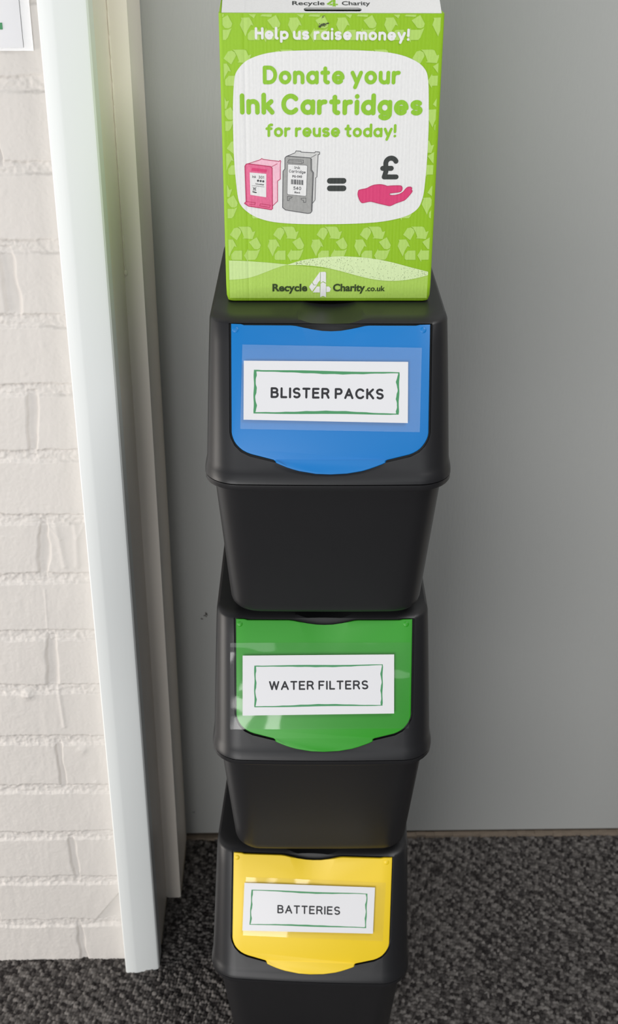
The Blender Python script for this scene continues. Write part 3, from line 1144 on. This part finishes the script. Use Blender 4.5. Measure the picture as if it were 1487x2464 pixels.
# white panel
PANEL = [(563, 200), (566, 180), (575, 164), (591, 148), (613, 137), (640, 129), (672, 124.5), (720, 122), (800, 120.5), (860, 121.5), (920, 125), (960, 131.5), (990, 142), (1013, 156),
         (1026, 173), (1030, 192), (1031.5, 225), (1031.5, 300), (1029, 360), (1026, 405), (1021, 455), (1016, 480), (1007, 500), (989, 515), (960, 526), (918, 534), (870, 538), (800, 540),
         (720, 539.5), (660, 535), (621, 525), (596, 511), (580, 495), (573, 478), (568, 440), (563, 380), (561, 320), (560.5, 260), (561.5, 222)]
flat(soft(PANEL, 4), C_white, 3 * T)
# waves
flat(soft([(528, 627), (580, 628), (640, 632), (692, 637)], 6, False) + soft([(692, 637), (666, 645), (640, 655), (610, 666), (580, 672), (528, 675)], 6, False)[1:], C_wave, 3 * T)
WAVE_T = soft([(690, 638), (730, 626), (780, 619.5), (830, 617.5), (890, 622), (940, 631), (985, 643), (1036, 656)], 6, False)
WAVE_B = soft([(1036, 661), (1010, 668), (980, 674), (940, 676.5), (900, 673), (860, 664), (820, 653), (780, 644), (735, 639), (690, 638)], 6, False)
flat(WAVE_T + WAVE_B[:-1], C_dotw, 4 * T)
wt, wb = np.array(WAVE_T), np.array(WAVE_B[::-1])
for _ in range(430):
    u = random.uniform(712, 1030)
    v0, v1 = np.interp(u, wt[:, 0], wt[:, 1]), np.interp(u, wb[:, 0], wb[:, 1])
    if v1 - v0 < 3:
        continue
    v = random.uniform(v0 + 1, v1 - 1)
    s_ = random.uniform(0.35, 0.75)
    a = random.random() * 3
    flat([(u + s_ * math.cos(a + q * 1.5708), v + s_ * math.sin(a + q * 1.5708)) for q in range(4)], C_olive, 5 * T)


def words(text, u0, v0, u1, v1, cap_px, wt_, mt, off=5 * T, gap=0.13, space=0.40):
    a, b = art(u0, v0), art(u1, v1)
    c_ = art(u0, v0 - cap_px)[1] - a[1]
    letter_line(carton, text, a, b, c_, wt_, face, mt, off, gap, space)


words('Help us raise money!', 613, 95.2, 985, 98.6, 29.5, .225, C_white, gap=.09, space=.30)
words('Donate your', 632.5, 203.2, 963, 203.6, 45, .215, C_text, gap=.10, space=.30)
words('Ink Cartridges', 577.5, 276, 1016, 278.5, 51, .226, C_text, gap=.09, space=.30)
words('for reuse today!', 639, 330, 953, 331, 32, .205, C_text, gap=.09, space=.30)


def strokes(pts, w_px, mt, off, closed=False):
    A = [art(*p_) for p_ in pts]
    if closed:
        A.append(A[0])
    ribbon(carton, A, w_px * 0.000385, face, mt, off)


words('\u00a3', 914, 433, 958.5, 433, 58, .205, C_dark)
strokes([(793.5, 435.6), (826.3, 435.6)], 13, C_dark, 5 * T)
strokes([(793.5, 453.6), (826.3, 453.6)], 13, C_dark, 5 * T)
HAND = [(505, 500), (520, 482), (600, 465), (650, 440), (700, 423), (770, 418), (820, 427), (850, 437), (900, 433), (1000, 432), (1025, 445), (1030, 470), (1020, 495), (1000, 507), (950, 515),
        (890, 522), (878, 532), (890, 545), (940, 545), (1000, 530), (1040, 505), (1065, 475), (1090, 452), (1125, 447), (1145, 460), (1141, 482), (1150, 498), (1130, 530), (1090, 575), (1050, 608),
        (960, 640), (900, 668), (870, 672), (830, 663), (740, 642), (660, 622), (610, 627), (560, 637), (535, 625), (515, 590), (500, 540)]
hand = [(760 + x / 4.957, 360 + y / 4.957) for x, y in HAND]
flat(soft(hand, 4), C_pink, 5 * T)
strokes(soft(hand, 4), 1.2, C_pinkd, 6 * T, True)


def ct(pts):
    return [(570 + x / 6.759, 350 + y / 6.759) for x, y in pts]


# pink cartridge
flat(ct([(230, 300), (385, 232), (400, 215), (432, 230), (690, 262), (700, 245), (715, 260), (700, 300), (565, 350)]), C_pinkl, 4 * T)
flat(ct([(575, 355), (690, 280), (712, 265), (705, 300), (705, 550), (660, 580), (660, 910), (580, 980)]), C_pinkl, 4.5 * T)
FR = ct([(130, 340), (150, 306), (180, 300), (545, 345), (572, 370), (578, 1030), (560, 1047), (190, 990), (155, 965), (122, 943), (150, 915)])
flat(FR, C_pinkf, 5 * T)
strokes(FR, 1.8, C_pinkd, 5.6 * T, True)
strokes(ct([(180, 300), (385, 232), (400, 215), (432, 230), (690, 262), (700, 245), (715, 260), (705, 300), (705, 550), (660, 580), (660, 910), (580, 985)]), 1.4, C_pinkd, 5.6 * T)
strokes(ct([(560, 350), (655, 300)]), 1.1, C_pinkd, 5.6 * T)
flat(ct([(245, 365), (492, 395), (478, 440), (235, 412)]), C_pink, 5.8 * T)
strokes(ct([(155, 915), (300, 932), (290, 965), (200, 958)]), 1.2, C_pinkd, 5.8 * T)
strokes(ct([(370, 985), (380, 950), (545, 975), (530, 1010), (370, 985)]), 1.2, C_pinkd, 5.8 * T)
flat(ct([(208, 440), (478, 465), (475, 845), (218, 805)]), C_white, 6.2 * T)
A7 = 7 * T


def small(text, x0, y0, x1, y1, cap_, mt=C_line, wt_=.15, gap=.16):
    (u0, v0), (u1, v1) = ct([(x0, y0), (x1, y1)])
    words(text, u0, v0, u1, v1, cap_ / 6.759, wt_, mt, A7, gap=gap, space=.3)


small('Ink', 250, 528, 310, 532, 40)
small('301', 350, 540, 440, 546, 46)
for q in ((343, 575), (386, 580), (428, 586)):
    strokes(ct([q, (q[0] + 0.3, q[1])]), 5.0, C_line, A7)
small('Tri-colour', 300, 640, 440, 652, 27, wt_=.22)
strokes(ct([(247, 655), (445, 676)]), 0.7, C_line, A7)
strokes(ct([(258, 680), (312, 735)]), 0.9, C_line, A7)
strokes(ct([(315, 680), (258, 732)]), 0.9, C_line, A7)
strokes(ct([(268, 690), (306, 693), (300, 732), (273, 730), (268, 690)]), 0.8, C_line, A7 + 1e-5)
strokes(ct([(260, 755), (313, 768)]), 2.6, C_line, A7)
# black cartridge
flat(ct([(800, 182), (945, 122), (960, 90), (1035, 95), (1042, 110), (1268, 122), (1275, 103), (1345, 110), (1345, 145), (1320, 150), (1215, 205)]), C_greyl, 4 * T)
flat(ct([(1215, 205), (1320, 150), (1300, 515), (1280, 530), (1270, 890), (1232, 940), (1240, 450), (1215, 400)]), C_greyl, 4.5 * T)
FB = ct([(780, 205), (800, 182), (830, 175), (1190, 205), (1215, 228), (1215, 400), (1245, 445), (1220, 1070), (1195, 1102), (1150, 1108), (790, 1052), (742, 1010), (750, 420), (778, 385)])
flat(FB, C_grey, 5 * T)
strokes(FB, 1.4, C_line, 5.6 * T, True)
strokes(ct([(800, 182), (945, 122), (960, 90), (1035, 95), (1042, 110), (1268, 122), (1275, 103), (1345, 110), (1345, 145), (1320, 150), (1300, 515), (1280, 530), (1270, 890), (1232, 940)]), 1.2, C_line, 5.6 * T)
strokes(ct([(1205, 200), (1290, 150)]), 1.0, C_line, 5.6 * T)
strokes(ct([(1200, 225), (1200, 405), (1232, 450), (1210, 1060)]), 0.8, C_line, 5.6 * T)
flat(ct([(845, 235), (1080, 240), (1078, 288), (1055, 298), (820, 280)]), C_grey, 5.8 * T)
strokes(ct([(845, 235), (1080, 240), (1078, 288), (1055, 298), (820, 280), (845, 235)]), 0.8, C_line, 6 * T)
strokes(ct([(840, 255), (1050, 262), (1055, 298)]), 0.7, C_line, 6 * T)
LB = ct([(835, 306), (1130, 325), (1145, 342), (1127, 815), (1112, 827), (830, 800), (816, 782), (826, 318)])
flat(LB, C_white, 6.2 * T)
strokes(LB, 0.7, C_line, 6.4 * T, True)
small('Ink', 935, 385, 1027, 390, 50)
small('Cartridge', 845, 440, 1115, 460, 47)
small('PG-540', 900, 524, 1057, 530, 40, wt_=.2)
x = 880.0
k = 0
while x < 1070:
    w_ = (7, 14, 5, 10, 18, 6, 12)[k % 7]
    k += 1
    flat(ct([(x, 552 + (x - 880) * .07), (x + w_, 552 + (x - 880) * .07), (x + w_, 632 + (x - 880) * .07), (x, 632 + (x - 880) * .07)]), C_line, A7)
    x += w_ + (6, 5, 8)[k % 3]
small('540', 917, 722, 1042, 730, 55)
small('Black', 935, 778, 1025, 785, 30, wt_=.2)
strokes(ct([(822, 830), (900, 840), (880, 862), (850, 865), (850, 895), (822, 900), (822, 830)]), 0.9, C_line, 6 * T)
strokes(ct([(1045, 860), (1120, 855), (1122, 925), (1085, 930), (1082, 895), (1045, 885), (1045, 860)]), 0.9, C_line, 6 * T)
# foot of the face: shop address with the arrow numeral
FOUR = [[(1318, 688), (1324, 690), (1322, 800), (1300, 820), (1278, 858), (1238, 855), (1222, 822)],
        [(1330, 688), (1385, 685), (1400, 695), (1400, 832), (1360, 812), (1328, 832)],
        [(1328, 842), (1360, 822), (1400, 842), (1400, 1022), (1360, 1005), (1322, 1022)],
        [(1215, 830), (1235, 862), (1280, 862), (1215, 945), (1180, 895), (1178, 880)],
        [(1225, 958), (1280, 880), (1318, 880), (1318, 960)],
        [(1405, 880), (1440, 880), (1465, 910), (1450, 950), (1405, 955)]]
for pl in FOUR:
    flat([(530 + x / 5.507, 530 + y / 5.507) for x, y in pl], C_white, 5 * T)


def font_polys(text, bold):
    """outline letters of the built-in font as (verts, faces), unit size"""
    cu = bpy.data.curves.new('letters', 'FONT')
    cu.body = text
    cu.size = 1.0
    cu.offset = bold
    cu.resolution_u = 4
    o = bpy.data.objects.new('letters', cu)
    COL.objects.link(o)
    bpy.context.view_layer.update()
    me = bpy.data.meshes.new_from_object(o.evaluated_get(bpy.context.evaluated_depsgraph_get()))
    v = [(q.co.x, q.co.y) for q in me.vertices]
    f = [tuple(q.vertices) for q in me.polygons]
    bpy.data.objects.remove(o)
    bpy.data.curves.remove(cu)
    bpy.data.meshes.remove(me)
    return v, f


def type_line(mesh, text, p0, p1, cap_, place, mt, off, bold=0.02, capu=0.73):
    v, f = font_polys(text, bold)
    xs_ = [q[0] for q in v]
    lo, hi = min(xs_), max(xs_)
    p0, p1 = Vector(p0), Vector(p1)
    d_ = p1 - p0
    ln = d_.length
    d_.normalize()
    up = Vector((-d_.y, d_.x))
    k = ln / (hi - lo)
    vv = []
    for x, y in v:
        q = p0 + d_ * ((x - lo) * k) + up * (y * cap_ / capu)
        vv.append(place(q.x, q.y, off))
    mesh.add(vv, f, mt)


def printed(text, u0, u1, v, cap_px, mt, bold=0.034):
    a, b = art(u0, v), art(u1, v)
    type_line(carton, text, a, b, art(u0, v - cap_px)[1] - a[1], face, mt, 5 * T, bold)


printed('Recycle', 655.5, 739, 700.8, 17.6, C_olive)
printed('Charity', 801, 878, 700.8, 17.6, C_olive)
printed('.co.uk', 879, 926, 700.8, 13.0, C_olive, 0.022)
# ink smudge near the top edge
for _ in range(46):
    t = random.gauss(0, .45)
    u, v = 776 + 13 * t + random.gauss(0, 2.2), 60.5 - 4.2 * t + random.gauss(0, 2.3)
    s_ = random.uniform(0.7, 2.6)
    flat([(u + s_ * random.uniform(.6, 1.2) * math.cos(q), v + s_ * .7 * random.uniform(.6, 1.2) * math.sin(q)) for q in [i * .9 for i in range(7)]], C_smudge, 6 * T + random.random() * 2e-5)
for _ in range(9):
    u, v = 777 + random.gauss(0, 2), 40 + random.gauss(0, 2)
    s_ = random.uniform(.4, 1.1)
    flat([(u + s_ * math.cos(q), v + s_ * math.sin(q)) for q in [i * 1.05 for i in range(6)]], C_smudge, 6 * T + random.random() * 2e-5)
co = carton.build('carton', box, smooth=30)

# top panel: white, with the posting slot just behind the front fold; it bulges up behind the fold and falls again to the rear
tp = Mesh()
AL = math.radians(23)
RIDGE = 0.052
hw = BW / 2 - 0.0026
sx0, sx1 = art(731, 22)[0], art(871, 22)[0]


def on_top(x, t, off=0.0):
    if t <= RIDGE:
        return (x, 0.0012 + t * math.cos(AL) - off * math.sin(AL), BH - 0.0018 + t * math.sin(AL) + off * math.cos(AL))
    y0, z0 = 0.0012 + RIDGE * math.cos(AL), BH - 0.0018 + RIDGE * math.sin(AL)
    k = (t - RIDGE) / 0.124
    return (x, y0 + (BD - 0.002 - y0) * k, z0 + (BH - 0.0018 - z0) * k + off)


def panel(x0, x1, t0, t1):
    P = [on_top(x, t, o) for o in (-0.0022, 0.0) for x, t in ((x0, t0), (x1, t0), (x1, t1), (x0, t1))]
    tp.add(P, [(0, 3, 2, 1), (4, 5, 6, 7), (0, 1, 5, 4), (1, 2, 6, 5), (2, 3, 7, 6), (3, 0, 4, 7)], C_white)


ST0, ST1 = 0.0022, 0.0088
panel(-hw, sx0, 0.0, RIDGE)
panel(sx1, hw, 0.0, RIDGE)
panel(sx0, sx1, ST1, RIDGE)
panel(sx0, sx1, 0.0, ST0)
panel(-hw, hw, RIDGE, RIDGE + 0.124)
for x0, sg in ((sx0, 1), (sx1, -1)):            # rounded slot ends
    for q in (0, 1):
        tc_ = (ST0, ST1)[q]
        rr = (ST1 - ST0) / 2
        P = [on_top(x0, tc_, -0.0002)]
        for i in range(7):
            a = math.pi / 2 * i / 6
            P.append(on_top(x0 + sg * rr * (1 - math.cos(a)) , (ST0 + ST1) / 2 + (rr * math.sin(a) if q else -rr * math.sin(a)), -0.0002))
        tp.add(P, [tuple(range(len(P)))], C_white)


def top_face(x, y, off):
    return on_top(x, y, off)


yb = 0.0122
hc = 0.0066
type_line(tp, 'Recycle', (art(703, 22)[0], yb), (art(782, 22)[0], yb), hc, top_face, C_dark, 1e-4)
type_line(tp, 'Charity', (art(824, 22)[0], yb), (art(893, 22)[0], yb), hc, top_face, C_dark, 1e-4)
k4 = (art(815, 22)[0] - art(787, 22)[0]) / (1465 - 1178)
for pl in FOUR:
    tp.add([top_face(art(787, 22)[0] + (x - 1178) * k4, yb - 0.0018 - (y - 1000) * k4, 1e-4) for x, y in pl][::-1], [tuple(range(len(pl)))], C_text)
tpo = tp.build('top_panel', box)
tag(tpo, label='white top panel with a posting slot')
# green side flap standing a little proud at the left
sf = Mesh()
x0 = -BW / 2 + 0.0004
prof_ = [(0.003, 0.0), (0.003 + RIDGE * math.cos(AL), RIDGE * math.sin(AL) - 0.003), (BD - 0.004, 0.0)]
P = [(x0 + dx + (0.0016 if dz > 0.001 else 0), y, BH - 0.0022 + dz) for dx in (0.0, 0.0020) for y, dz in prof_]
sf.add(P, [(0, 2, 1), (3, 4, 5), (0, 1, 4, 3), (1, 2, 5, 4), (2, 0, 3, 5)], C_green)
sfo = sf.build('side_flap', box)
tag(sfo, label='green side flap standing up at the left edge')

sf = Mesh()
x0 = BW / 2 - 0.0052
P = [(x0 + dx, y, BH - 0.0022 + dz - (0.0012 if dz > 0.001 else 0)) for dx in (0.0, 0.0020) for y, dz in prof_]
sf.add(P, [(0, 2, 1), (3, 4, 5), (0, 1, 4, 3), (1, 2, 5, 4), (2, 0, 3, 5)], C_green)
sfo = sf.build('side_flap', box)
tag(sfo, label='green side flap under the right edge of the top panel')

# ------------------------------------------------------------------ notice on the brick wall
nt_root = empty('wall_notice', (-0.30, -0.0012, 1.2425), 0)
tag(nt_root, 'white laminated paper notice hung on the white brick wall, cut off by the photo corner', 'notice')


def sheet(name, x0, x1, z0, z1, y, th, mt, wave, lbl=None):
    s = Mesh()
    nx, nz = 30, 30
    vs, fs = [], []
    for side in (0, 1):
        for i in range(nz + 1):
            for k in range(nx + 1):
                u, v_ = k / nx, i / nz
                w = wave * (math.sin(6 * u + 9 * v_) * 0.5 + math.sin(17 * v_ - 5 * u) * 0.3 + 0.6 * max(0, u - 0.7) * (1 + math.sin(26 * v_)))
                vs.append((x0 + (x1 - x0) * u + 0.30, y - w - (th if side else 0) + 0.0012, z0 + (z1 - z0) * v_ - 1.2425))
    N1 = (nx + 1) * (nz + 1)
    for i in range(nz):
        for k in range(nx):
            a = i * (nx + 1) + k
            fs.append((a, a + nx + 1, a + nx + 2, a + 1))
            fs.append((N1 + a, N1 + a + 1, N1 + a + nx + 2, N1 + a + nx + 1))
    rim = [k for k in range(nx + 1)] + [(i + 1) * (nx + 1) + nx for i in range(nz)] + [nz * (nx + 1) + nx - 1 - k for k in range(nx)] + [(nz - 1 - i) * (nx + 1) for i in range(nz - 1)]
    for a, b in zip(rim, rim[1:] + rim[:1]):
        fs.append((a, b, N1 + b, N1 + a))
    s.add(vs, fs, mt)
    if name == 'paper_sheet':       # end of the printed green rule
        s.box((-0.10, y + 0.0003, -0.0808), (0.0517, y + 0.0006, -0.0752), M_lgreen)
    o = s.build(name, nt_root, smooth=60)
    if lbl:
        tag(o, label=lbl)
    return o


M_film_wall = film_material('wall_notice_film', 0.30, srgb(244, 246, 250))
sheet('laminating_pouch', -0.450, -0.2228, 1.1435, 1.370, -0.0014, 0.0002, M_film_wall, 0.0007, 'clear laminating pouch with crinkled edge')
sheet('paper_sheet', -0.442, -0.2316, 1.1462, 1.362, -0.0027, 0.0002, M_paper, 0.0004, 'white paper sheet with a green printed mark')
